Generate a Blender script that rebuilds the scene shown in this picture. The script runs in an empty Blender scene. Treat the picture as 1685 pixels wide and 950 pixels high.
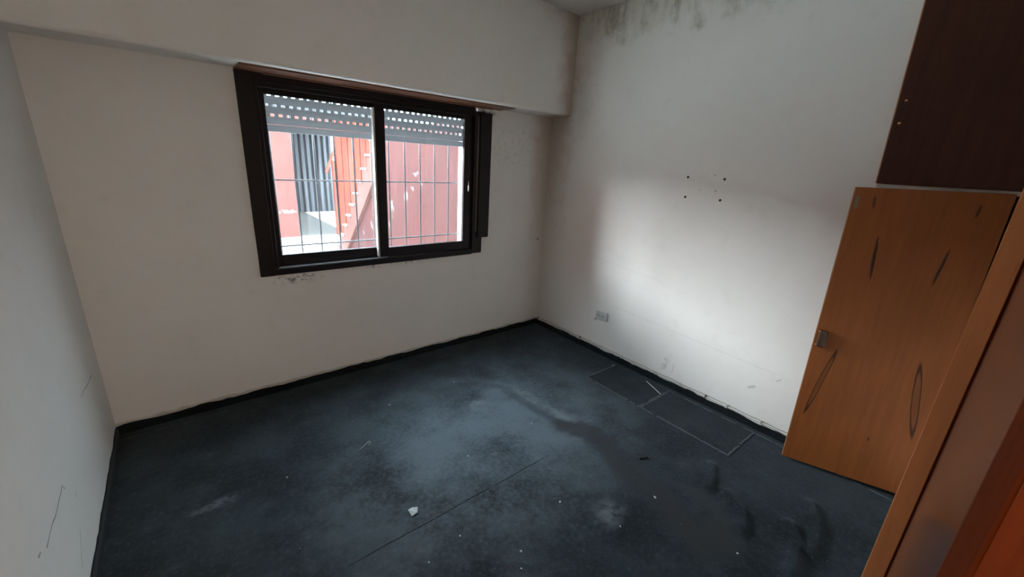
import bpy, bmesh, math, random
from mathutils import Vector, Matrix
random.seed(7)

# ------------------------------------------------------------------ camera, sky, light, exposure
scn = bpy.context.scene
COL = scn.collection
F_PX = 665.28
CAM = Vector((-2.7777, -2.8845, 1.6))
RIGHT = Vector((0.77558141, -0.62883220, 0.05516827))
DOWN = Vector((-0.14573228, -0.26340335, -0.95361459))
FWD = Vector((0.61419507, 0.73156595, -0.29593189))
cd = bpy.data.cameras.new('camera'); co = bpy.data.objects.new('camera', cd); COL.objects.link(co)
cd.sensor_fit = 'HORIZONTAL'; cd.sensor_width = 36.0; cd.lens = F_PX / 1685.0 * 36.0
cd.clip_start = 0.02; cd.clip_end = 200
co.matrix_world = Matrix(((RIGHT.x, -DOWN.x, -FWD.x, CAM.x), (RIGHT.y, -DOWN.y, -FWD.y, CAM.y),
                          (RIGHT.z, -DOWN.z, -FWD.z, CAM.z), (0, 0, 0, 1)))
scn.camera = co
scn.view_settings.view_transform = 'Standard'; scn.view_settings.look = 'None'
scn.view_settings.gamma = 1.0; scn.view_settings.use_curve_mapping = False
scn.view_settings.exposure = 0.95
SKY_STRENGTH = 13.0; SUN = 6.0
wd = bpy.data.worlds.new('sky'); scn.world = wd; wd.use_nodes = True      # bright overcast sky
bg = wd.node_tree.nodes['Background']
bg.inputs['Color'].default_value = (0.68, 0.87, 1.0, 1); bg.inputs['Strength'].default_value = SKY_STRENGTH
# low hazy afternoon sun, spread wide by the haze, coming in over the yard wall from the left of the window
sd_ = bpy.data.lights.new('hazy_sun', 'SUN'); sd_.energy = SUN; sd_.angle = math.radians(34); sd_.color = (.97, .955, .95)
so_ = bpy.data.objects.new('hazy_sun', sd_); COL.objects.link(so_)
az_, el_ = math.radians(52), math.radians(11)
so_.rotation_euler = Vector((-math.cos(az_) * math.cos(el_), math.sin(az_) * math.cos(el_), math.sin(el_))).to_track_quat('Z', 'Y').to_euler()
so_.location = (-8, 9, 5)
# added fill: unseen warm point light in the hallway, brightens the room from behind
hl = bpy.data.lights.new('hallway_fill', 'POINT'); hl.energy = 46; hl.color = (1.0, .80, .64); hl.shadow_soft_size = .12
ho = bpy.data.objects.new('hallway_fill', hl); COL.objects.link(ho); ho.location = (-2.05, -3.75, 2.25)
# portal: only guides sky sampling through the window opening, gives off nothing itself
pd = bpy.data.lights.new('window_portal', 'AREA'); pd.shape = 'RECTANGLE'; pd.size = 1.62; pd.size_y = 0.9
pd.cycles.is_portal = True
po = bpy.data.objects.new('window_portal', pd); COL.objects.link(po)
po.location = (-1.59, 0.235, 1.3); po.rotation_euler = (math.radians(-90), 0, 0)

# ------------------------------------------------------------------ node helper
class S:
    """a socket with arithmetic"""
    def __init__(s, t, k): s.t = t; s.k = k
    def _m(s, op, *a, clamp=False):
        n = s.t.nodes.new('ShaderNodeMath'); n.operation = op; n.use_clamp = clamp
        for i, v in enumerate((s,) + a):
            if isinstance(v, S): s.t.links.new(v.k, n.inputs[i])
            else: n.inputs[i].default_value = v
        return S(s.t, n.outputs[0])
    def __add__(s, o): return s._m('ADD', o)
    __radd__ = __add__
    def __mul__(s, o): return s._m('MULTIPLY', o)
    __rmul__ = __mul__
    def __sub__(s, o): return s._m('SUBTRACT', o)
    def __rsub__(s, o): return (s * -1.0) + o
    def __truediv__(s, o): return s._m('DIVIDE', o)
    def abs(s): return s._m('ABSOLUTE')
    def sqrt(s): return s._m('SQRT')
    def min(s, o): return s._m('MINIMUM', o)
    def max(s, o): return s._m('MAXIMUM', o)
    def clamp(s): return s._m('ADD', 0.0, clamp=True)
    def step(s, lo, hi):                       # 0 below lo, 1 above hi (works reversed too)
        n = s.t.nodes.new('ShaderNodeMapRange'); n.interpolation_type = 'SMOOTHSTEP'
        s.t.links.new(s.k, n.inputs[0])
        if lo <= hi: f, t, a, b = lo, hi, 0.0, 1.0
        else: f, t, a, b = hi, lo, 1.0, 0.0
        n.inputs[1].default_value = f; n.inputs[2].default_value = t
        n.inputs[3].default_value = a; n.inputs[4].default_value = b
        return S(s.t, n.outputs[0])

class Mat:
    def __init__(self, name, rough=0.6, spec=0.5):
        self.m = bpy.data.materials.new(name); self.m.use_nodes = True
        self.t = self.m.node_tree; self.b = self.t.nodes['Principled BSDF']
        self.b.inputs['Roughness'].default_value = rough
        self.b.inputs['Specular IOR Level'].default_value = spec
        tc = self.t.nodes.new('ShaderNodeTexCoord'); self.co = tc.outputs['Object']
        sx = self.t.nodes.new('ShaderNodeSeparateXYZ'); self.t.links.new(self.co, sx.inputs[0])
        self.x, self.y, self.z = (S(self.t, sx.outputs[i]) for i in range(3))
    def noise(self, scale=5, detail=4, rough=0.55, stretch=(1, 1, 1), off=(0, 0, 0), dist=0.0):
        mp = self.t.nodes.new('ShaderNodeMapping'); self.t.links.new(self.co, mp.inputs[0])
        mp.inputs['Scale'].default_value = stretch; mp.inputs['Location'].default_value = off
        n = self.t.nodes.new('ShaderNodeTexNoise'); self.t.links.new(mp.outputs[0], n.inputs['Vector'])
        n.inputs['Scale'].default_value = scale; n.inputs['Detail'].default_value = detail
        n.inputs['Roughness'].default_value = rough; n.inputs['Distortion'].default_value = dist
        return S(self.t, n.outputs['Fac'])
    def rgb(self, c):
        n = self.t.nodes.new('ShaderNodeRGB'); n.outputs[0].default_value = (*c, 1); return n.outputs[0]
    def mix(self, a, b, f):
        n = self.t.nodes.new('ShaderNodeMix'); n.data_type = 'RGBA'
        if isinstance(f, S): self.t.links.new(f.k, n.inputs[0])
        else: n.inputs[0].default_value = f
        self.t.links.new(a if not isinstance(a, tuple) else self.rgb(a), n.inputs[6])
        self.t.links.new(b if not isinstance(b, tuple) else self.rgb(b), n.inputs[7])
        return n.outputs[2]
    def color(self, c):
        if isinstance(c, tuple): self.b.inputs['Base Color'].default_value = (*c, 1)
        else: self.t.links.new(c, self.b.inputs['Base Color'])
        return self
    def rough(self, s): self.t.links.new(s.k, self.b.inputs['Roughness'])
    def bump(self, h, strength=0.2, dist=0.01):
        n = self.t.nodes.new('ShaderNodeBump'); n.inputs['Strength'].default_value = strength
        n.inputs['Distance'].default_value = dist; self.t.links.new(h.k, n.inputs['Height'])
        self.t.links.new(n.outputs[0], self.b.inputs['Normal'])
    # masks
    def seg(self, u, v, a, b):                 # distance from (u,v) to the segment a-b
        ax, ay = a; dx, dy = b[0] - ax, b[1] - ay; L = max(dx * dx + dy * dy, 1e-9)
        t = (((u - ax) * dx + (v - ay) * dy) / L).clamp()
        ex = u - (t * dx + ax); ey = v - (t * dy + ay)
        return (ex * ex + ey * ey).sqrt()
    def path(self, u, v, pts):
        d = None
        for a, b in zip(pts[:-1], pts[1:]):
            s = self.seg(u, v, a, b); d = s if d is None else d.min(s)
        return d
    def ell(self, u, v, c, r, ang=0.0):        # normalised elliptical radius
        ca, sa = math.cos(ang), math.sin(ang)
        du = u - c[0]; dv = v - c[1]
        p = (du * ca + dv * sa) / r[0]; q = (dv * ca - du * sa) / r[1]
        return (p * p + q * q).sqrt()

# ------------------------------------------------------------------ materials
def wall_mat(name, kind):
    M = Mat(name, 0.62, 0.3)
    n1 = M.noise(1.3, 5, .6); n2 = M.noise(9, 5, .6, off=(3, 1, 2)); n3 = M.noise(60, 3)
    base = (0.84, 0.82, 0.79)
    c = M.mix(base, (0.77, 0.745, 0.71), n1.step(.35, .75) * .55)
    c = M.mix(c, (0.70, 0.67, 0.63), n2.step(.52, .8) * .35)
    x, y, z = M.x, M.y, M.z
    w = (n2 - .5)
    if kind == 'right':
        # damp stains under the ceiling, brown corner
        st = (z + w * .5 + n1 * .25 - .12).step(2.50, 2.72) * (y.step(.05, -.3))
        stn = M.noise(7, 6, .7, stretch=(1, 1, .35), off=(0, 5, 0))
        c = M.mix(c, (0.36, 0.34, 0.25), st * stn.step(.40, .62) * .85)
        c = M.mix(c, (0.62, 0.58, 0.42), st * stn.step(.55, .42) * .35)
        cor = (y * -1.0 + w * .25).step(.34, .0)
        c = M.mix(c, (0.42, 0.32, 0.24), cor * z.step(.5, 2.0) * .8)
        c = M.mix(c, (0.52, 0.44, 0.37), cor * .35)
        big = (y * -1.0 + n1 * .9 - .45 + w * .3).step(.55, .05) * z.step(1.4, 2.2)
        c = M.mix(c, (0.50, 0.44, 0.385), big * .8)
        mo = M.noise(16, 5, .65, off=(1, 2, 9))
        c = M.mix(c, (0.30, 0.27, 0.22), (y * -1.0).step(.55, .15) * z.step(1.7, 2.1) * mo.step(.55, .7) * .5)
        # scuffs
        sc = M.ell(y + w * .1, z, (-1.46, .17), (.10, .07)).step(1.0, .3) * n2.step(.45, .6)
        c = M.mix(c, (0.40, 0.40, 0.38), sc * .7)
        for a, b, wd_, k in [((-.62, .86), (-1.35, .80), .004, .10), ((-.95, .48), (-2.2, .42), .006, .09), ((-1.55, .12), (-1.555, .20), .003, .5),
                             ((-2.08, .265), (-2.11, .285), .012, .35), ((-2.22, .38), (-2.24, .40), .006, .35), ((-1.6, 1.50), (-1.61, 1.50), .006, .5), ((-1.58, 1.6), (-1.585, 1.595), .007, .45), ((-1.50, 1.49), (-1.505, 1.5), .005, .35)]:
            c = M.mix(c, (0.22, 0.22, 0.22), M.seg(y + w * .02, z + w * .03, a, b).step(wd_, wd_ * .4) * k)
    if kind == 'back':
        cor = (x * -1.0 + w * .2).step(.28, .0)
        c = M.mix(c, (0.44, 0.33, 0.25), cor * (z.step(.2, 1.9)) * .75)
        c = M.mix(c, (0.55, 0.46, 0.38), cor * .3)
        mold = M.noise(26, 6, .7, off=(4, 0, 0))
        mm = M.ell(x, z, (-2.22, .79), (.20, .05)).step(1.0, .3) * mold.step(.48, .60)
        mm = mm.max(M.ell(x, z, (-1.6, .82), (.5, .03)).step(1.0, .3) * mold.step(.5, .65))
        mm = mm.max(M.ell(x, z, (-.72, 1.96), (.14, .05)).step(1.0, .3) * mold.step(.45, .6))
        c = M.mix(c, (0.10, 0.09, 0.09), mm * .8)
        sm = M.ell(x + w * .3, z, (-.45, 1.75), (.35, .25)).step(1.0, .4) * mold.step(.5, .68)
        c = M.mix(c, (0.42, 0.36, 0.31), sm * .45)
        c = M.mix(c, (0.05, 0.05, 0.05), M.seg(x, z, (-.062, .90), (-.060, .902)).step(.010, .005))
        c = M.mix(c, (0.30, 0.24, 0.19), (z + w * .04).step(.075, .05) * .6)
    if kind == 'left':
        for a, b, wd_, k in [((-1.06, .44), (-1.33, .43), .0035, .8), ((-1.38, .455), (-1.40, .46), .004, .8), ((-1.03, .22), (-1.12, .14), .003, .55),
                             ((-.20, .475), (-.52, .51), .004, .45), ((-1.05, .43), (-1.045, .42), .005, .5), ((-.95, .33), (-.955, .32), .006, .3)]:
            c = M.mix(c, (0.06, 0.06, 0.06), M.seg(y + w * .02, z + w * .03, a, b).step(wd_, wd_ * .4) * k)
    if kind == 'beam':
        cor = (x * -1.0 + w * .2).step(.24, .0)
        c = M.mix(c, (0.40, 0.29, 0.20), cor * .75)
        top = (z + w * .3).step(2.66, 2.82) * x.step(-.7, -.1)
        c = M.mix(c, (0.38, 0.30, 0.23), top * .5)
    if kind == 'ceiling':
        e = (x * -1.0 + w * .3).step(.25, 0.0).max((y * -1.0 - .235 + w * .2).step(.12, 0.0))
        c = M.mix(c, (0.40, 0.33, 0.26), e * .22)
    M.color(c)
    M.bump(n3 * .4 + n2 * .8, .18, .006)
    return M.m

def carpet_mat(name, light=1.0, detail=True):
    M = Mat(name, 0.95, 0.15)
    x, y = M.x, M.y
    n1 = M.noise(2.2, 6, .62); n2 = M.noise(14, 5, .6); n3 = M.noise(420, 2, .5); n4 = M.noise(5, 6, .65, off=(7, 3, 0))
    w = n4 - .5; w2 = n2 - .5
    k = light
    n5 = M.noise(45, 4, .65, off=(5, 1, 0))
    c = M.mix((0.010 * k, 0.0125 * k, 0.015 * k), (0.027 * k, 0.037 * k, 0.042 * k), n1.step(.36, .66))
    c = M.mix(c, (0.050 * k, 0.058 * k, 0.064 * k), n4.step(.5, .75) * .45)
    c = M.mix(c, (0.065 * k, 0.076 * k, 0.082 * k), n5.step(.45, .80) * .4)
    if detail:
        # paler middle: window light on the worn carpet, put into the colour
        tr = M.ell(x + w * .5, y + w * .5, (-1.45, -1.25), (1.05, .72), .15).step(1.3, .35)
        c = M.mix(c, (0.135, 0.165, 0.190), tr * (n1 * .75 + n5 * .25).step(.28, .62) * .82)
        for ctr, r in [((-1.38, -.90), (.10, .05)), ((-1.36, -2.03), (.12, .09)), ((-2.83, -.90), (.12, .04)), ((-1.03, -1.02), (.09, .2)), ((-.98, -1.30), (.08, .2))]:
            c = M.mix(c, (0.17, 0.19, 0.20), M.ell(x + w * .12, y + w * .12, ctr, r).step(1.2, .1) * n2.step(.35, .62) * .75)
        # dark damp trail
        tp = [(-1.50, -.60), (-1.19, -.68), (-1.08, -.88), (-1.09, -1.15), (-1.03, -1.42)]
        c = M.mix(c, (0.040, 0.048, 0.055), M.path(x + w * .10, y + w * .10, tp).step(.06, .01) * .6)
        tp = [(-1.05, -1.42), (-.96, -1.55), (-.98, -1.72), (-1.05, -1.9), (-1.05, -2.02), (-1.08, -2.2), (-1.14, -2.31), (-1.15, -2.38), (-1.07, -2.45), (-1.0, -2.38)]
        c = M.mix(c, (0.034, 0.033, 0.034), M.path(x + w * .16 + w2 * .05, y + w * .16 + w2 * .05, tp).step(.125, .030) * .85)
        tp = [(-.93, -2.08), (-.86, -2.25), (-.93, -2.40)]
        c = M.mix(c, (0.038, 0.040, 0.042), M.path(x + w * .1, y + w * .1, tp).step(.05, .01) * .6)
        # seam across the room
        sd = (y + 1.562 + w * .016).abs()
        c = M.mix(c, (0.012, 0.014, 0.016), sd.step(.0045, .0015) * x.step(-1.25, -1.45) * x.step(-2.6, -2.3) * M.noise(9, 3, off=(2, 0, 0)).step(.36, .48))
        # pale glue lines near the walls
        c = M.mix(c, (0.12, 0.13, 0.135), (y + .075 + w * .02).abs().step(.010, .002) * n2.step(.45, .6) * x.step(-2.3, -2.7) * .45)
        c = M.mix(c, (0.17, 0.185, 0.19), (x + .055 + w * .01).abs().step(.008, .002) * y.step(-1.3, -1.8) * n2.step(.35, .55) * .6)
        # lint
        li = M.noise(150, 1, .3, off=(1, 1, 0)).step(.77, .80)
        c = M.mix(c, (0.38, 0.40, 0.40), li * .6)
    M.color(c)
    M.b.inputs['Sheen Weight'].default_value = 0.12; M.b.inputs['Sheen Roughness'].default_value = 0.5
    M.b.inputs['Sheen Tint'].default_value = (0.75, 0.88, 1, 1)
    M.bump(n3 * .6 + n2 * .6, .5, .004)
    return M.m

def wood_mat(name, dark, light, rough=.35, scale=1.0, vertical='z', coat=0.0, spec=.5):
    M = Mat(name, rough, spec)
    st = {'z': (1, 1, .07), 'x': (.07, 1, 1), 'y': (1, .07, 1)}[vertical]
    g = M.noise(38 * scale, 5, .6, stretch=st, dist=.4); b = M.noise(1.6, 3, .5, off=(2, 2, 2)); f = M.noise(160 * scale, 3, .6, stretch=st)
    c = M.mix(dark, light, (g * .6 + b * .6 - .12).step(.25, .72))
    c = M.mix(c, tuple(v * .62 for v in dark), f.step(.6, .78) * .5)
    M.color(c); M.bump(g * .5 + f * .5, .06, .002)
    M.b.inputs['Coat Weight'].default_value = coat; M.b.inputs['Coat Roughness'].default_value = .18
    return M

def plain(name, c, rough=.5, spec=.5, var=.12, metal=0.0):
    M = Mat(name, rough, spec); n = M.noise(12, 4)
    M.color(M.mix(tuple(max(0, v * (1 - var)) for v in c), tuple(v * (1 + var) for v in c), n))
    M.b.inputs['Metallic'].default_value = metal
    return M.m

MW = {k: wall_mat('plaster_' + k, k) for k in ('right', 'back', 'left', 'front', 'beam', 'ceiling')}
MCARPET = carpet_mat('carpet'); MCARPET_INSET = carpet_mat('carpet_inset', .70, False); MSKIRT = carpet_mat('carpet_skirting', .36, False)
MGLUE = plain('glue_edge', (0.085, 0.095, 0.10), .9, .2)
MFRAME = plain('dark_painted_frame', (0.012, 0.0075, 0.008), .38, .22, .3)
MSOFFIT = wood_mat('soffit_wood', (0.10, 0.035, 0.018), (0.20, 0.075, 0.038), .3, vertical='x').m
MTRACK = plain('aluminium_track', (0.55, 0.55, 0.57), .3, .5, .1, .9)
MSTRAP = plain('strap_webbing', (0.16, 0.135, 0.12), .9)
MLATCH = plain('latch_metal', (0.75, 0.75, 0.74), .25, .5, .05, .8)
MSHUT = plain('shutter_plastic', (0.40, 0.41, 0.42), .55, .4, .06)
_t = MSHUT.node_tree; _tr = _t.nodes.new('ShaderNodeBsdfTranslucent'); _tr.inputs[0].default_value = (.62, .64, .66, 1)   # thin plastic lets daylight through
_mx = _t.nodes.new('ShaderNodeMixShader'); _mx.inputs[0].default_value = .21
_t.links.new(_t.nodes['Principled BSDF'].outputs[0], _mx.inputs[1]); _t.links.new(_tr.outputs[0], _mx.inputs[2]); _t.links.new(_mx.outputs[0], _t.nodes['Material Output'].inputs[0])
MBAR = plain('grille_iron', (0.10, 0.10, 0.115), .5, .5)
MCROSS = plain('grille_flat_bar', (0.30, 0.30, 0.32), .5)
MCREAM = plain('cream_reveal', (0.72, 0.70, 0.64), .7)
MPLATE = plain('outlet_plastic', (0.60, 0.62, 0.60), .35, .5, .04)
MSLOT = plain('slot_dark', (0.02, 0.02, 0.02), .6)
MCABLE = plain('cable_white', (0.62, 0.60, 0.55), .55)
MCLIP = plain('clip_dark', (0.10, 0.09, 0.08), .6)

def glass_mat():
    m = bpy.data.materials.new('dusty_glass'); m.use_nodes = True
    M = Mat.__new__(Mat); M.m = m; M.t = m.node_tree; t = M.t; t.nodes.clear()
    out = t.nodes.new('ShaderNodeOutputMaterial')
    tc = t.nodes.new('ShaderNodeTexCoord'); M.co = tc.outputs['Object']
    sx = t.nodes.new('ShaderNodeSeparateXYZ'); t.links.new(M.co, sx.inputs[0]); M.x, M.y, M.z = (S(t, sx.outputs[i]) for i in range(3))
    tr = t.nodes.new('ShaderNodeBsdfTransparent'); tr.inputs[0].default_value = (.97, .98, .98, 1)
    gl = t.nodes.new('ShaderNodeBsdfGlossy'); gl.inputs['Roughness'].default_value = .03
    df = t.nodes.new('ShaderNodeBsdfTranslucent'); df.inputs[0].default_value = (.9, .92, .95, 1)
    # drip streaks and dust on the panes
    st = M.noise(30, 4, .6, stretch=(1, 1, .05)).step(.50, .72) * M.noise(2.2, 2, .5, off=(3, 0, 1)).step(.35, .65)
    du = M.noise(5, 4, .6, off=(0, 2, 4))
    left = M.x.step(-1.55, -1.75) * .55 + .45
    fac = (st * .026 * left + du * .003 + .0015).clamp()
    m1 = t.nodes.new('ShaderNodeMixShader'); m2 = t.nodes.new('ShaderNodeMixShader')
    t.links.new(fac.k, m1.inputs[0]); t.links.new(tr.outputs[0], m1.inputs[1]); t.links.new(df.outputs[0], m1.inputs[2])
    m2.inputs[0].default_value = .04
    t.links.new(m1.outputs[0], m2.inputs[1]); t.links.new(gl.outputs[0], m2.inputs[2]); t.links.new(m2.outputs[0], out.inputs[0])
    return m
MGLASS = glass_mat()

# ------------------------------------------------------------------ mesh helpers
def add_box(bm, x0, x1, y0, y1, z0, z1, bevel=0.0, seg=1):
    r = bmesh.ops.create_cube(bm, size=1.0)
    for v in r['verts']:
        v.co = Vector((x0 + (v.co.x + .5) * (x1 - x0), y0 + (v.co.y + .5) * (y1 - y0), z0 + (v.co.z + .5) * (z1 - z0)))
    if bevel > 0:
        es = list({e for v in r['verts'] for e in v.link_edges})
        bmesh.ops.bevel(bm, geom=es, offset=bevel, segments=seg, profile=.5, affect='EDGES')

def add_prism(bm, pts, axis, a, b):
    """extrude a closed 2-D outline along an axis from a to b"""
    def P(p, t):
        return {'x': (t, p[0], p[1]), 'y': (p[0], t, p[1]), 'z': (p[0], p[1], t)}[axis]
    A = [bm.verts.new(P(p, a)) for p in pts]; B = [bm.verts.new(P(p, b)) for p in pts]
    n = len(pts)
    for i in range(n): bm.faces.new((A[i], A[(i + 1) % n], B[(i + 1) % n], B[i]))
    bm.faces.new(A[::-1]); bm.faces.new(B)

def add_tube(bm, pts, r, sides=6):
    pts = [Vector(p) for p in pts]; rings = []
    for i, p in enumerate(pts):
        d = (pts[min(i + 1, len(pts) - 1)] - pts[max(i - 1, 0)]).normalized()
        u = d.cross(Vector((0, 0, 1)));  u = u if u.length > 1e-3 else d.cross(Vector((1, 0, 0))); u.normalize(); v = d.cross(u)
        rr = r[i] if isinstance(r, (list, tuple)) else r
        rings.append([bm.verts.new(p + (u * math.cos(2 * math.pi * k / sides) + v * math.sin(2 * math.pi * k / sides)) * rr) for k in range(sides)])
    for a, b in zip(rings[:-1], rings[1:]):
        for k in range(sides): bm.faces.new((a[k], a[(k + 1) % sides], b[(k + 1) % sides], b[k]))
    bm.faces.new(rings[0][::-1]); bm.faces.new(rings[-1])

def obj(name, bm, mat, parent=None, smooth=False, kind=None, label=None, cat=None, group=None):
    bmesh.ops.recalc_face_normals(bm, faces=bm.faces[:])
    me = bpy.data.meshes.new(name); bm.to_mesh(me); bm.free()
    if smooth:
        for p in me.polygons: p.use_smooth = True
    me.materials.append(mat)
    return link(name, me, parent, kind, label, cat, group)

def link(name, me, parent=None, kind=None, label=None, cat=None, group=None):
    o = bpy.data.objects.new(name, me); COL.objects.link(o)
    if parent is not None:
        o.parent = parent; o.matrix_parent_inverse = world_of(parent).inverted()
    tag(o, kind, label, cat, group); return o

def world_of(o):
    m = o.matrix_basis.copy()
    if o.parent is not None: m = world_of(o.parent) @ o.matrix_parent_inverse @ m
    return m

def tag(o, kind=None, label=None, cat=None, group=None):
    for k, v in (('kind', kind), ('label', label), ('category', cat), ('group', group)):
        if v: o[k] = v

def empty(name, loc, kind=None, label=None, cat=None, group=None):
    o = bpy.data.objects.new(name, None); COL.objects.link(o); o.location = loc; o.empty_display_size = .1
    tag(o, kind, label, cat, group); return o

def box(name, x0, x1, y0, y1, z0, z1, mat, parent=None, bevel=0.0, **kw):
    bm = bmesh.new(); add_box(bm, x0, x1, y0, y1, z0, z1, bevel); return obj(name, bm, mat, parent, **kw)

# ------------------------------------------------------------------ room shell
W, H, ZB, DB = 3.2265, 2.7776, 2.0148, 0.2354     # width, ceiling, beam underside, beam depth
YF = -2.98                                        # room face of the front wall
SK = 0.048                                        # carpet skirting height
WX0, WX1, WZ0, WZ1 = -2.43, -.75, .828, 2.0148    # window opening

# carpeted floor with soft folds near the closet
bm = bmesh.new()
FX0, FX1, FY0, FY1 = -W, 0.04, YF, 0.0
folds = [([(-.60, -2.17), (-.70, -2.22), (-.80, -2.25)], .020, .022), ([(-.74, -2.33), (-.80, -2.42), (-.92, -2.48)], .022, .026),
         ([(-.70, -2.60), (-.80, -2.66), (-.99, -2.70)], .030, .03), ([(-.46, -2.62), (-.6, -2.69), (-.80, -2.72)], .024, .028),
         ([(-1.55, -.57), (-1.25, -.62), (-1.1, -.80), (-1.1, -1.1)], .006, .04)]
def fold_h(x, y):
    h = 0
    for pts, a, s in folds:
        d = 9
        for p, q in zip(pts[:-1], pts[1:]):
            dx, dy = q[0] - p[0], q[1] - p[1]; t = max(0, min(1, ((x - p[0]) * dx + (y - p[1]) * dy) / (dx * dx + dy * dy)))
            d = min(d, math.hypot(x - p[0] - t * dx, y - p[1] - t * dy))
        h += a * math.exp(-(d / s) ** 2)
    return h
NX, NY = 160, 150
grid = [[bm.verts.new((FX0 + (FX1 - FX0) * i / NX, FY0 + (FY1 - FY0) * j / NY,
        fold_h(FX0 + (FX1 - FX0) * i / NX, FY0 + (FY1 - FY0) * j / NY))) for j in range(NY + 1)] for i in range(NX + 1)]
for i in range(NX):
    for j in range(NY): bm.faces.new((grid[i][j], grid[i + 1][j], grid[i + 1][j + 1], grid[i][j + 1]))
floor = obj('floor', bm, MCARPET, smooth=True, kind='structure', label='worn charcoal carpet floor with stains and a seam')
box('floor_slab', -W - .4, .6, -4.3, .2, -.1, -.004, MCREAM, floor)
# two let-in carpet pieces beside the right wall, pale glued edges
for (y0, y1) in ((-1.575, -1.085), (-2.19, -1.585)):
    p = box('carpet_piece', -.435, -.065, y0, y1, -.003, .003, MCARPET_INSET, floor, .001, label='darker rectangular carpet piece let into the floor')
    bm = bmesh.new(); e = .006
    for a in ((-.435 - e, -.435 + e, y0, y1), (-.435, -.065, y0 - e, y0 + e), (-.435, -.065, y1 - e, y1 + e)):
        n = 24
        for k in range(n):
            if random.random() < .08: continue
            t0, t1 = k / n, (k + 1) / n
            if a[1] - a[0] < .02: add_box(bm, a[0] + random.uniform(-.003, .003), a[1] + random.uniform(-.003, .003), a[2] + (a[3] - a[2]) * t0, a[2] + (a[3] - a[2]) * t1, 0, .0036)
            else: add_box(bm, a[0] + (a[1] - a[0]) * t0, a[0] + (a[1] - a[0]) * t1, a[2] + random.uniform(-.003, .003), a[3] + random.uniform(-.003, .003), 0, .0036)
    obj('glue_line', bm, MGLUE, p, label='pale glue line')

# back wall with the window opening
bm = bmesh.new()
T = .20
add_box(bm, -W - .2, WX0, 0, T, -.1, H + .1); add_box(bm, WX1, .6, 0, T, -.1, H + .1)
add_box(bm, WX0, WX1, 0, T, -.1, WZ0); add_box(bm, WX0, WX1, 0, T, WZ1, H + .1)
wall_back = obj('wall_back', bm, MW['back'], kind='structure', label='white stained plaster wall around the window')
wall_left = box('wall_left', -W - .2, -W, -3.08, 0, -.1, H + .1, MW['left'], kind='structure', label='white plaster wall with thin dark scratches')
CY = -2.41                                        # closet opening starts here
wall_right = box('wall_right', 0, .12, CY, 0, -.1, H + .1, MW['right'], kind='structure', label='white plaster wall with the light patch and wall outlet')
ceiling = box('ceiling', -W - .4, .6, -4.3, .2, H, H + .1, MW['ceiling'], kind='structure', label='white plaster ceiling')
DX0, DX1 = -3.2, -2.57                            # doorway in the front wall
bm = bmesh.new()
add_box(bm, DX1, .6, YF - .1, YF, -.1, H); add_box(bm, -W, DX0, YF - .1, YF, -.1, H); add_box(bm, DX0, DX1, YF - .1, YF, 2.06, H)
wall_front = obj('wall_front', bm, MW['front'], kind='structure', label='white plaster wall with the doorway')
bm = bmesh.new()
add_box(bm, -W - .4, -W - .3, -4.3, YF - .1, -.1, H); add_box(bm, -1.8, -1.7, -4.3, YF - .1, -.1, H); add_box(bm, -W - .4, -1.7, -4.4, -4.3, -.1, H); add_box(bm, -W - .4, -W - .2, YF - .1, YF, -.1, H)
obj('wall_hallway', bm, MW['front'], kind='structure', label='white hallway walls beyond the doorway')
# beam over the window, soft lower edge
bm = bmesh.new(); r = .022
pts = [(0, ZB), (-DB + r, ZB)] + [(-DB + r - r * math.sin(a), ZB + r - r * math.cos(a)) for a in [math.radians(k) for k in (15, 30, 45, 60, 75)]] + [(-DB, ZB + r), (-DB, H), (0, H)]
add_prism(bm, pts, 'x', -W, 0)
obj('trim_1', bm, MW['beam'], kind='structure', label='white plaster beam running above the window')

# carpet turned up the walls as a black skirting, ragged upper edge
def skirt(name, a, b, n, label):
    bm = bmesh.new(); a = Vector(a); b = Vector(b); d = (b - a); nv = Vector(n); N = int(d.length / .035)
    rows = []
    for i in range(N + 1):
        p = a + d * (i / N); h = SK + random.uniform(-.004, .004) + .003 * math.sin(i * .7)
        rows.append([bm.verts.new(p + nv * .014 + Vector((0, 0, -.004))), bm.verts.new(p + nv * .007 + Vector((0, 0, .012))), bm.verts.new(p + nv * .006 + Vector((0, 0, h))), bm.verts.new(p + Vector((0, 0, h)))])
    for p, q in zip(rows[:-1], rows[1:]):
        for k in range(3): bm.faces.new((p[k], q[k], q[k + 1], p[k + 1]))
    obj(name, bm, MSKIRT, kind='structure', label=label)
skirt('baseboard_back', (-W, 0, 0), (0, 0, 0), (0, -1, 0), 'black carpet skirting under the window wall')
skirt('baseboard_right', (0, CY, 0), (0, 0, 0), (-1, 0, 0), 'black carpet skirting under the outlet wall')
skirt('baseboard_left', (-W, YF, 0), (-W, 0, 0), (1, 0, 0), 'black carpet skirting under the scratched wall')

# ------------------------------------------------------------------ window
win = empty('window_1', (-1.59, 0, WZ0), 'structure', 'dark framed sliding window with two dusty panes')
def wbox(name, x0, x1, y0, y1, z0, z1, mat=MFRAME, parent=win, bev=.003, **k): return box(name, x0, x1, y0, y1, z0, z1, mat, parent, bev, **k)
wbox('frame_stile', -2.43, -2.345, -.022, .19, .828, 2.008)
wbox('frame_stile', -.852, -.753, -.022, .19, .836, 1.975)
wbox('frame_head', -2.345, -.852, -.02, .19, 1.958, 2.008)
wbox('frame_sill', -2.345, -.852, -.02, .14, .828, .872)
wbox('stop_bead', -2.345, -2.322, -.012, .02, .872, 1.958); wbox('stop_bead', -2.322, -.852, -.012, .012, 1.935, 1.958)
wbox('outer_sill', -2.345, -.852, .14, .24, .85, .885, MCREAM)
wbox('outer_reveal', -.872, -.852, .10, .19, .885, 1.958, MCREAM)
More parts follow.
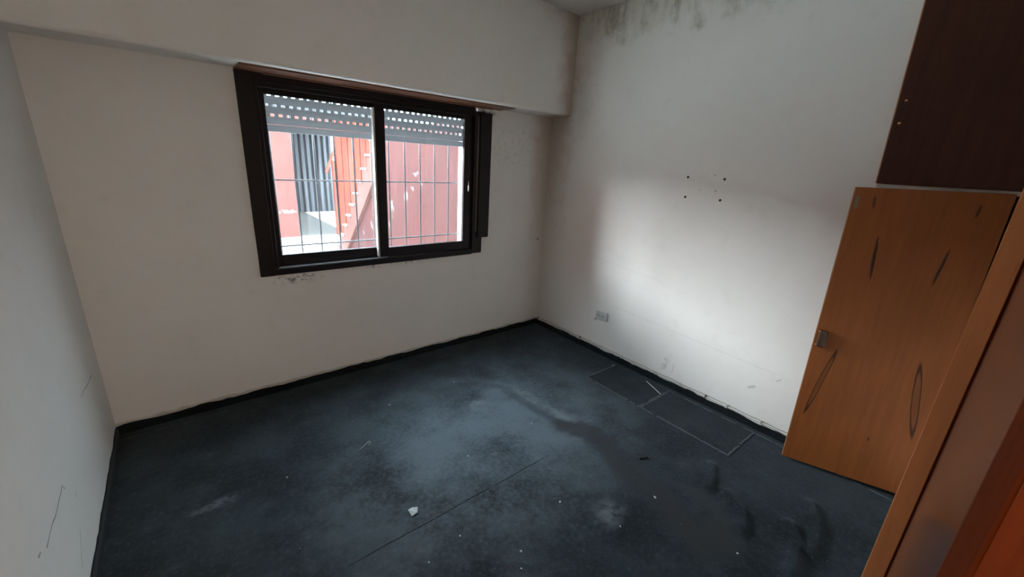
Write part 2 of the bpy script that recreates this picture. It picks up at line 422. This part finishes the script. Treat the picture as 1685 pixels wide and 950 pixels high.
wbox('strap_cover', -.808, -.700, -.045, 0, .972, 1.968, bev=.004)
wbox('shutter_strap', -.826, -.814, -.027, -.022, 1.02, 1.94, MSTRAP, label='grey brown shutter strap')
wbox('track', -2.32, -1.60, -.006, .002, .872, .8765, MTRACK, bev=.0005, label='bright metal sliding track')
sof = wbox('soffit_board', -2.428, -.60, -DB + .028, -.002, ZB - .010, ZB - .0005, MSOFFIT, bev=.002, label='reddish brown varnished board under the beam')
wbox('soffit_bead', -2.30, -.70, -.050, -.038, ZB - .018, ZB - .010, MSOFFIT, sof, .003)
def sash(x0, x1, gx0, gx1, y0, y1, label):
    s = empty('sash', (0.5 * (x0 + x1), y0, .874)); s.parent = win; s.matrix_parent_inverse = world_of(win).inverted(); s['label'] = label
    for a, b in ((x0, gx0), (gx1, x1)): wbox('stile', a, b, y0, y1, .874, 1.957, parent=s)
    wbox('rail', gx0, gx1, y0, y1, .874, .944, parent=s); wbox('rail', gx0, gx1, y0, y1, 1.907, 1.957, parent=s)
    ym = (y0 + y1) / 2
    wbox('pane', gx0, gx1, ym - .002, ym + .002, .944, 1.907, MGLASS, s, 0, label='dusty glass pane')
    return s
sash(-2.338, -1.575, -2.288, -1.64, .046, .076, 'outer sliding sash, its pane streaked')
s2 = sash(-1.648, -.853, -1.581, -.930, .004, .034, 'inner sliding sash with a metal latch')
wbox('meeting_strip', -1.660, -1.648, .014, .046, .874, 1.907, MCREAM, s2, .001)
bm = bmesh.new(); add_tube(bm, [(-.894, .004, 1.442), (-.896, -.016, 1.435), (-.900, -.020, 1.40), (-.896, -.016, 1.362), (-.893, .004, 1.353)], [.004, .005, .006, .005, .004], 8)
obj('latch', bm, MLATCH, win, True, label='small bright metal latch')

# ------------------------------------------------------------------ roller shutter
sh = empty('roller_shutter', (-1.6, .105, 1.70), label='grey slatted roller shutter half lowered behind the window panes', cat='shutter')
def slat(z0, z1, slots, off):
    bm = bmesh.new(); X0, X1 = -2.425, -.76; zt = z1 - (.016 if slots else 0)
    n = 6; pr = []
    for k in range(n + 1):
        t = k / n; pr.append((.100 - .006 * math.sin(math.pi * t), z0 + (zt - z0) * t))
    pr += [(.110, zt), (.110, z0)]
    add_prism(bm, pr, 'x', X0, X1)
    if slots:
        x = X0 + off
        while x < X1: add_box(bm, x, min(x + .0235, X1), .103, .109, zt, z1); x += .0445
    return obj('slat', bm, MSHUT, sh)
slat(1.746, 1.806, True, .012); slat(1.806, 1.861, True, .030); slat(1.861, 1.921, True, .004)
slat(1.921, 1.977, True, .022); slat(1.977, 2.012, False, 0)
bm = bmesh.new(); add_box(bm, -2.425, -.76, .095, .112, 1.703, 1.744, .003); obj('bottom_bar', bm, MSHUT, sh)

# ------------------------------------------------------------------ iron grille outside
gr = empty('window_grille', (-1.6, .17, .885), label='thin iron security grille standing outside the window', cat='grille')
bm = bmesh.new(); add_tube(bm, [(0, .172, .886), (0, .172, 2.01)], .0055, 8)
for p in bm.faces: p.smooth = True
bmesh.ops.recalc_face_normals(bm, faces=bm.faces[:]); me = bpy.data.meshes.new('grille_bar'); bm.to_mesh(me); bm.free(); me.materials.append(MBAR)
for i in range(11):
    o = link('bar', me, gr); o.matrix_basis = Matrix.Translation((-2.266 + .1288 * i, 0, 0))
for z in (.978, 1.413, 1.85):
    box('cross_bar', -2.34, -.87, .162, .167, z - .005, z + .005, MCROSS, gr)

# ------------------------------------------------------------------ closet in the right wall
DOORC = ((0.25, 0.076, 0.019), (0.35, 0.112, 0.028))
M = wood_mat('closet_door_wood', *DOORC, .45, coat=0, spec=.28)
v = M.z + .03; u = M.x + v * .0185; w = M.noise(8, 4) - .5           # local: u from hinge towards the free edge, v up
prev = M.b.inputs['Base Color'].links[0].from_socket
def mark(c, col, mask): return M.mix(c, col, mask)
def lens(c, a, b, wid, ring=True, k=.85):
    L = math.hypot(b[0] - a[0], b[1] - a[1]) / 2; ang = math.atan2(b[1] - a[1], b[0] - a[0])
    e = M.ell(u + w * .008, v, ((a[0] + b[0]) / 2, (a[1] + b[1]) / 2), (L, wid), ang)
    c = M.mix(c, (.030, .010, .006), (e - 1.0).abs().step(.26, .05) * k) if ring else c
    return M.mix(c, (.030, .011, .007), e.step(1.0, .7) * (.25 if ring else k))
c = prev
c = lens(c, (.442, .729), (.492, .365), .011); c = lens(c, (.112, .747), (.050, .394), .014)
c = lens(c, (.425, 1.385), (.400, 1.129), .007, False); c = lens(c, (.165, 1.35), (.178, 1.146), .007, False)
c = lens(c, (.48, 1.559), (.474, 1.491), .006, False, .7); c = lens(c, (.119, 1.545), (.123, 1.479), .006, False, .7)
c = lens(c, (.199, .307), (.199, .283), .004, False)
M.color(c); MDOOR = M.m
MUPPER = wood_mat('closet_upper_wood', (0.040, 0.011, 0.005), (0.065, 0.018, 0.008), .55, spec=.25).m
MEDGE = wood_mat('door_edge', (0.36, 0.15, 0.065), (0.48, 0.22, 0.10), .5).m
MINNER = wood_mat('closet_inner', (0.10, 0.045, 0.02), (0.16, 0.075, 0.035), .6).m
MTAPE = plain('hinge_label', (0.20, 0.15, 0.11), .6)
MKNOB = wood_mat('knob_wood', (0.055, 0.022, 0.011), (0.09, 0.038, 0.018), .28, coat=.4).m
MBRASS = plain('brass', (0.75, 0.45, 0.25), .25, .5, .05, .9)
MRAIL = plain('rail_paint', (0.66, 0.62, 0.58), .6)

cl = empty('built_in_closet', (.25, -2.69, 0), label='brown wooden built-in closet with a scratched door standing ajar', cat='closet')
box('side_panel', .121, .55, CY, CY + .02, 0, H, MINNER, cl); box('side_panel', .03, .55, YF, YF + .02, 0, H, MINNER, cl)
box('back_panel', .53, .55, YF, CY, 0, H, MINNER, cl)
box('base', .03, .55, YF + .02, CY, 0, .025, MINNER, cl)
box('shelf', .03, .53, YF + .02, CY, 1.545, 1.565, MINNER, cl); box('shelf', .03, .53, YF + .02, CY, .80, .82, MINNER, cl)
box('rail', -.004, .03, YF, CY + .002, 1.583, 1.603, MRAIL, cl, .002, label='pale painted rail between the doors')
box('hinge_stile', -.002, .03, YF, -2.912, 0, 1.583, MINNER, cl)
# upper door: closed, slightly out of square
bm = bmesh.new()
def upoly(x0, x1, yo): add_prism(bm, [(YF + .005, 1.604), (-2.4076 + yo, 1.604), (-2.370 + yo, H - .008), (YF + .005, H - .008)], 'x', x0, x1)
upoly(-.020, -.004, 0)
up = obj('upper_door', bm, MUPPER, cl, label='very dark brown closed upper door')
bm = bmesh.new(); add_prism(bm, [(-2.4076, 1.604), (-2.403, 1.604), (-2.3655, H - .008), (-2.370, H - .008)], 'x', -.0195, -.0035)
obj('edge_band', bm, MEDGE, up)
for zz in (1.985, 1.885):
    bm = bmesh.new(); add_tube(bm, [(-.020, -2.423, zz), (-.030, -2.425, zz), (-.033, -2.425, zz + .002)], [.006, .007, .004], 8)
    obj('handle_stud', bm, MBRASS, up, True)
# lower door: ajar, sagging a little
hinge = Vector((-.0175, -2.901, .03)); ang = math.atan2(.486, -.157)   # u axis runs from the hinge to the free edge
bm = bmesh.new(); DW, DH = .535, 1.562
add_box(bm, 0, DW - .003, -.020, 0, 0, DH, .0012)
bmesh.ops.recalc_face_normals(bm, faces=bm.faces[:]); me = bpy.data.meshes.new('lower_door'); bm.to_mesh(me); bm.free(); me.materials.append(MDOOR)
door = bpy.data.objects.new('lower_door', me); COL.objects.link(door)
door.parent = cl; door.matrix_parent_inverse = world_of(cl).inverted()
door.matrix_basis = Matrix.Translation(hinge) @ Matrix.Rotation(ang, 4, 'Z') @ Matrix.Rotation(.0185, 4, 'Y')
door['label'] = 'orange brown lower door, ajar, with dark lens-shaped scratches'
def on_door(name, bm, mat, parent=door, smooth=False, label=None):
    bmesh.ops.recalc_face_normals(bm, faces=bm.faces[:]); me = bpy.data.meshes.new(name); bm.to_mesh(me); bm.free(); me.materials.append(mat)
    if smooth:
        for p in me.polygons: p.use_smooth = True
    o = bpy.data.objects.new(name, me); COL.objects.link(o); o.parent = parent
    if label: o['label'] = label
    return o
bm = bmesh.new(); add_box(bm, DW - .003, DW, -.0195, -.0005, .001, DH - .001); on_door('edge_band', bm, MEDGE)
bm = bmesh.new(); add_box(bm, .482, .522, -.001, .026, .722, .818, .010, 4); on_door('knob', bm, MKNOB, smooth=True, label='small dark wooden pull')
for zz in (.730, .808):
    bm = bmesh.new(); add_tube(bm, [(.5225, .012, zz - .006), (.5235, .012, zz), (.5225, .012, zz + .006)], .004, 8)
    on_door('screw_cap', bm, MBRASS, smooth=True, label='shiny screw cap')
bm = bmesh.new(); add_box(bm, .508, .522, 0, .0012, 1.462, 1.520, .0005); on_door('paper_tab', bm, MTAPE, label='small pale sticker')

# ------------------------------------------------------------------ doorway frame beside the camera
MJ1 = wood_mat('frame_wood', (0.50, 0.20, 0.080), (0.66, 0.28, 0.115), .55, spec=.2).m
MJ2 = wood_mat('panel_wood', (0.17, 0.070, 0.040), (0.25, 0.110, 0.065), .17, spec=.3).m
MJ3 = wood_mat('jamb_wood', (0.18, 0.034, 0.010), (0.26, 0.052, 0.014), .9, spec=.04).m
MJ4 = wood_mat('casing_wood', (0.38, 0.062, 0.012), (0.50, 0.090, 0.018), .9, spec=.04).m
d1 = empty('door_1', (-1.9, YF, 0), 'structure', 'glossy varnished brown wooden door and frame in front of the closet')
pst = box('post', -1.505, -1.45, -2.9208, -2.8835, 0, 2.05, MJ1, d1, .0015)
box('post_back', -1.480, -1.45, YF, -2.9208, 0, 2.05, MJ3, pst)
box('leaf', -2.318, -1.507, -2.955, -2.9245, .008, 2.04, MJ2, d1, .0015, label='glossy wooden door leaf folded back')
box('jamb', -2.440, -2.322, YF, -2.9245, 0, 2.05, MJ3, d1, .0015)
box('casing', -2.57, -2.456, YF, -2.9245, 0, 2.05, MJ4, d1, .0015)

# ------------------------------------------------------------------ outlet, cable and wall plugs on the right wall
ol = empty('wall_outlet', (0, -.835, .322), label='white double wall outlet on the plaster above the carpet', cat='outlet')
box('plate', -.017, 0, -.894, -.776, .320, .398, MPLATE, ol, .003)
for y0 in (-.872, -.826):
    m_ = box('socket_module', -.0195, -.016, y0, y0 + .036, .333, .385, MPLATE, ol, .001)
    for k in (-.007, .007): box('slot', -.0204, -.0194, y0 + .018 + k - .0015, y0 + .018 + k + .0015, .350, .366, MSLOT, m_)
bm = bmesh.new(); add_tube(bm, [(-.004, -.785, .322), (-.014, -.782, .316), (-.012, -.772, .306), (-.006, -.764, .300)], .003, 6)
obj('loose_wire', bm, MSLOT, ol, True, label='short dark loose wire')
for i, (y, z, lb) in enumerate([(-1.40, 1.575, 'dark round screw hole, upper, nearer the window'), (-1.65, 1.576, 'dark round screw hole, upper, nearer the closet'),
                  (-1.405, 1.441, 'dark round screw hole, lower, nearer the window'), (-1.648, 1.442, 'dark round screw hole, lower, nearer the closet')]):
    bm = bmesh.new()
    # short sleeve with a hollow mouth
    o1 = [(math.cos(a) * .0085, math.sin(a) * .0085) for a in [2 * math.pi * k / 14 for k in range(14)]]
    ra = [bm.verts.new((-.0015, y + p[0], z + p[1])) for p in o1]; rb = [bm.verts.new((0, y + p[0], z + p[1])) for p in o1]
    rc = [bm.verts.new((-.0015, y + p[0] * .6, z + p[1] * .6)) for p in o1]; rd = [bm.verts.new((-.0002, y + p[0] * .6, z + p[1] * .6)) for p in o1]
    for k in range(14):
        q = (k + 1) % 14
        bm.faces.new((ra[k], ra[q], rb[q], rb[k])); bm.faces.new((ra[q], ra[k], rc[k], rc[q])); bm.faces.new((rc[q], rc[k], rd[k], rd[q]))
    bm.faces.new(rd)
    obj('wall_plug', bm, MSLOT, label=lb + ' on the white wall', cat='wall plug', group='four screw holes on the right wall')
cb = empty('wall_cable', (-.004, -1.2, SK + .01), label='pale thin cable strip stapled along the wall above the black skirting', cat='cable')
bm = bmesh.new(); N = 44
pts = [(-.006, -.02 - 2.385 * i / N, SK + .014 + random.uniform(-.002, .002)) for i in range(N + 1)]
add_tube(bm, pts, .0045, 6); obj('cable', bm, MCABLE, cb, True)
bm = bmesh.new()
pts = [(-.004, -.02 - 2.385 * i / N, SK + .026 + random.uniform(-.003, .003)) for i in range(N + 1)]
add_tube(bm, pts, .0018, 5); obj('thin_wire', bm, MCLIP, cb, True)
for y in (-.03, -.36, -.62, -.86, -1.09, -1.20, -1.42, -1.63, -1.83, -1.98, -2.2):
    box('clip', -.013, 0, y - .004, y + .004, SK + .004, SK + .030, MCLIP if y in (-.03, -1.83, -.62) else MCABLE, cb, .001)

# ------------------------------------------------------------------ litter on the carpet
def scrap(name, x, y, pts, th, mat, label, cat, rot=0.0, group=None, z0=.0005):
    bm = bmesh.new(); ca, sa = math.cos(rot), math.sin(rot)
    lo = []; hi = []
    for (px, py, pz) in pts:
        q = (x + px * ca - py * sa, y + px * sa + py * ca)
        h = fold_h(*q) + z0
        lo.append(bm.verts.new((*q, h + pz))); hi.append(bm.verts.new((*q, h + pz + th)))
    n = len(pts)
    for i in range(n): bm.faces.new((lo[i], lo[(i + 1) % n], hi[(i + 1) % n], hi[i]))
    bm.faces.new(lo[::-1]); bm.faces.new(hi)
    return obj(name, bm, mat, label=label, cat=cat, group=group)
MPAPER = plain('paper', (0.42, 0.48, 0.48), .7); MSTICK = plain('stick', (0.50, 0.50, 0.46), .6); MBARK = plain('bark', (0.02, 0.018, 0.018), .8); MCRUMB = plain('crumb', (0.55, 0.57, 0.57), .8)
scrap('paper_scrap', -2.12, -1.47, [(-.022, -.016, 0), (.006, -.022, .004), (.026, -.004, .008), (.014, .019, .002), (-.012, .021, .006)], .003, MPAPER, 'crumpled pale scrap of paper by the carpet seam', 'paper', .3)
bm = bmesh.new(); add_tube(bm, [(-.082, -1.40, .004), (-.12, -1.485, .005), (-.160, -1.57, .004)], .0035, 6)
obj('thin_stick', bm, MSTICK, smooth=True, label='thin pale stick lying on the darker carpet piece', cat='stick')
scrap('dark_chip', -.88, -1.90, [(-.026, -.006, 0), (.0, -.011, .004), (.028, -.002, .006), (.022, .009, .002), (-.016, .010, .003)], .007, MBARK, 'small black chip lying beside the damp trail', 'chip', -.5)
cr = [(-1.86, -.58, .005), (-1.35, -.57, .005), (-1.51, -1.84, .008), (-.09, -1.08, .009), (-1.84, -1.93, .006), (-1.07, -2.51, .006), (-1.38, -2.11, .005), (-1.89, -1.99, .005), (-2.54, -.90, .005), (-2.01, -1.71, .005), (-2.18, -1.74, .004), (-1.09, -2.11, .009), (-1.20, -1.28, .004), (-1.7, -1.3, .004)]
for i, (x, y, r) in enumerate(cr):
    k = random.randint(5, 7); pts = [(math.cos(2 * math.pi * j / k) * r * random.uniform(.6, 1.2), math.sin(2 * math.pi * j / k) * r * random.uniform(.4, .8), 0) for j in range(k)]
    scrap('crumb', x, y, pts, r * .5, MCRUMB, 'tiny pale crumb of debris on the charcoal carpet', 'crumb', random.random() * 3, 'crumbs on the carpet')
bm = bmesh.new(); add_tube(bm, [(-2.20, -.92, .003), (-2.14, -.89, .004), (-2.105, -.865, .004), (-2.10, -.88, .003), (-2.12, -.89, .003)], .0013, 5)
obj('loose_thread', bm, MCRUMB, smooth=True, label='pale loose thread curled on the carpet', cat='thread')

# ------------------------------------------------------------------ yard outside
def red_mat(name, base, peel=None, uv='yz'):
    M = Mat(name, .8, .2); n1 = M.noise(1.5, 5, .6); n2 = M.noise(7, 6, .7, off=(3, 3, 1))
    c = M.mix(base, tuple(min(1, v * 1.25) for v in base), n1.step(.3, .7))
    c = M.mix(c, tuple(v * .8 for v in base), M.noise(14, 4, stretch=(1, 1, .12)).step(.55, .75) * .5)
    U = {'y': M.y, 'x': M.x}[uv[0]]; w = n2 - .5
    for ctr, r in (peel or []):
        c = M.mix(c, (.10, .085, .08), M.ell(U + w * r[0] * 4.5, M.z + (M.noise(11, 5, .7, off=(8, 1, 5)) - .5) * (r[1] * 4.5), ctr, r).step(.9, .6))
    M.color(c); M.bump(n2, .2, .01); return M.m
MGROUND = plain('patio_concrete', (0.76, 0.74, 0.70), .9, .2, .06)
MGATE = Mat('grey_sheet', .6, .4); g_ = MGATE.noise(9, 5, .6, stretch=(1, 1, .05)); MGATE.color(MGATE.mix((.020, .0215, .025), (.060, .062, .068), g_.step(.35, .7))); MGATE = MGATE.m
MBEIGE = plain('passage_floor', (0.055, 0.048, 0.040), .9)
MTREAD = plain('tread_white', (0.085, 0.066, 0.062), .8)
GZ = -.10
YW = 6.3
RED = (0.12, 0.030, 0.024)
box('ground', -14, 8, .2, 16, GZ - .2, GZ, MGROUND, kind='structure', label='pale concrete yard outside the window')
rw = empty('yard_wall', (-3.5, YW, GZ), label='pink red yard wall with peeling white paint beside the grey gate', cat='wall')
wl = red_mat('red_plaster_peeled', RED, [((-1.32, .42), (.34, .05)), ((-1.6, .55), (.2, .09)), ((-1.35, .72), (.06, .03)), ((-1.0, .42), (.12, .06))], 'xz')
box('wall_panel', -2.2, -.876, YW, YW + .2, GZ, 2.35, wl, rw); box('wall_panel', -12, -2.2, YW, YW + .2, GZ, 2.32, wl, rw)
bm = bmesh.new(); add_prism(bm, [(-.876, 1.93), (-.06, 1.93), (-.06, 2.35), (-.876, 2.35)], 'y', YW, YW + .2); obj('lintel', bm, wl, rw)
gt = empty('sheet_gate', (-.3, 10.2, GZ), label='grey corrugated sheet gate at the end of the passage', cat='gate')
nG = 13
for i in range(nG):
    x0 = -.94 + 1.95 * i / nG; x1 = -.94 + 1.95 * (i + 1) / nG
    bm = bmesh.new(); add_prism(bm, [(x0, 10.2), (x0 + .05, 10.15), (x1 - .05, 10.15), (x1, 10.2), (x1, 10.22), (x0, 10.22)], 'z', GZ, 2.35); obj('sheet_rib', bm, MGATE, gt)
box('passage_floor', -.95, .1, YW + .05, 10.15, GZ, GZ + .012, MBEIGE, kind='structure', label='beige passage floor before the grey gate')
box('passage_wall', -1.4, -.95, YW + .2, 10.3, GZ, 2.35, wl, label='inner wall of the passage behind the peeling red wall', cat='wall')
box('passage_roof', -1.4, 1.2, YW + .2, 10.4, 2.36, 2.45, MGATE, label='flat roof over the passage behind the peeling red wall', cat='roof')
pf = empty('plank_screen', (.45, YW, GZ), label='orange red plank screen standing behind the stairs', cat='screen')
MPL = [red_mat('plank_red_%d' % k, tuple(v * f for v in (0.12, 0.021, 0.011))) for k, f in enumerate((1.0, .88, 1.1))]
for i in range(12):
    x0 = -.055 + i * .128; dy = .012 * (i % 2)
    box('plank', x0, x0 + .118, YW - .02 + dy, YW + .01 + dy, GZ + .04, 2.3, MPL[i % 3], pf, .006)
box('backing_board', -.055, 1.48, YW + .024, YW + .03, GZ, 2.3, MPL[1], pf)
for z in (.35, 1.85): box('batten', -.055, 1.47, YW + .031, YW + .055, z, z + .09, MPL[1], pf)
box('corner_post', -.155, -.085, YW - .08, YW - .01, GZ, 1.45, MPL[2], pf, .005)
bm = bmesh.new(); add_prism(bm, [(-.30, 1.22), (-.26, 1.18), (-.08, 1.60), (-.12, 1.64)], 'y', YW - .05, YW - .01); obj('brace', bm, MPL[2], pf)
# side wall and stairs that climb along it towards the house
SX = -.62
sw = red_mat('red_stair_wall', (0.050, 0.0120, 0.0100), [((1.55, 1.42), (.10, .03)), ((1.45, 1.33), (.06, .04)), ((1.83, 1.16), (.07, .07)), ((1.66, 1.25), (.07, .03)), ((2.25, .95), (.08, .10)), ((.45, 1.46), (.03, .05)), ((2.35, .72), (.04, .05)), ((3.0, .62), (.05, .06)), ((2.65, .95), (.04, .05)), ((3.35, .45), (.04, .04))], 'yz')
bm = bmesh.new()
add_prism(bm, [(.2, GZ), (4.3, GZ), (4.3, .02), (2.62, 1.70), (2.45, 1.95), (.2, 1.95)], 'x', SX + .03, SX + .18)
obj('stair_wall', bm, sw, label='plain red wall under the yard stairs with white peeled spots', cat='wall')
st = empty('yard_stairs', (SX, 4.4, GZ), label='red concrete stairs with white tread tips climbing along the yard wall', cat='stairs')
MST = red_mat('stair_red', (0.10, 0.036, 0.028)); n = 10
y0, y1, z0, z1 = 4.55, 2.55, GZ, 1.80
bm = bmesh.new()
dz = (z1 - z0) / n; dy = (y1 - y0) / n
outline = [(y0, z0)]
for i in range(n): outline += [(y0 + dy * i, z0 + dz * (i + 1) - .03), (y0 + dy * (i + 1), z0 + dz * (i + 1) - .03)]
outline += [(y1, z1 - .36), (y0 + dy * 1.6, z0)]
add_prism(bm, outline, 'x', SX - .02, SX + .028); obj('stringer', bm, MST, st)
for i in range(n):
    ya = y0 + dy * i + .03; yb = y0 + dy * (i + 1) - .0
    box('tread', SX - .04, SX + .028, min(ya, yb), max(ya, yb), z0 + dz * (i + 1) - .03, z0 + dz * (i + 1), MTREAD, st, .004)
# the next house shuts off the sky low to the left of the window
box('neighbour_wall', -6.2, -6.0, .3, 3.4, GZ, 5.0, red_mat('neighbour_red', (0.22, 0.10, 0.08)), label='neighbouring house wall along the side of the yard', cat='wall')
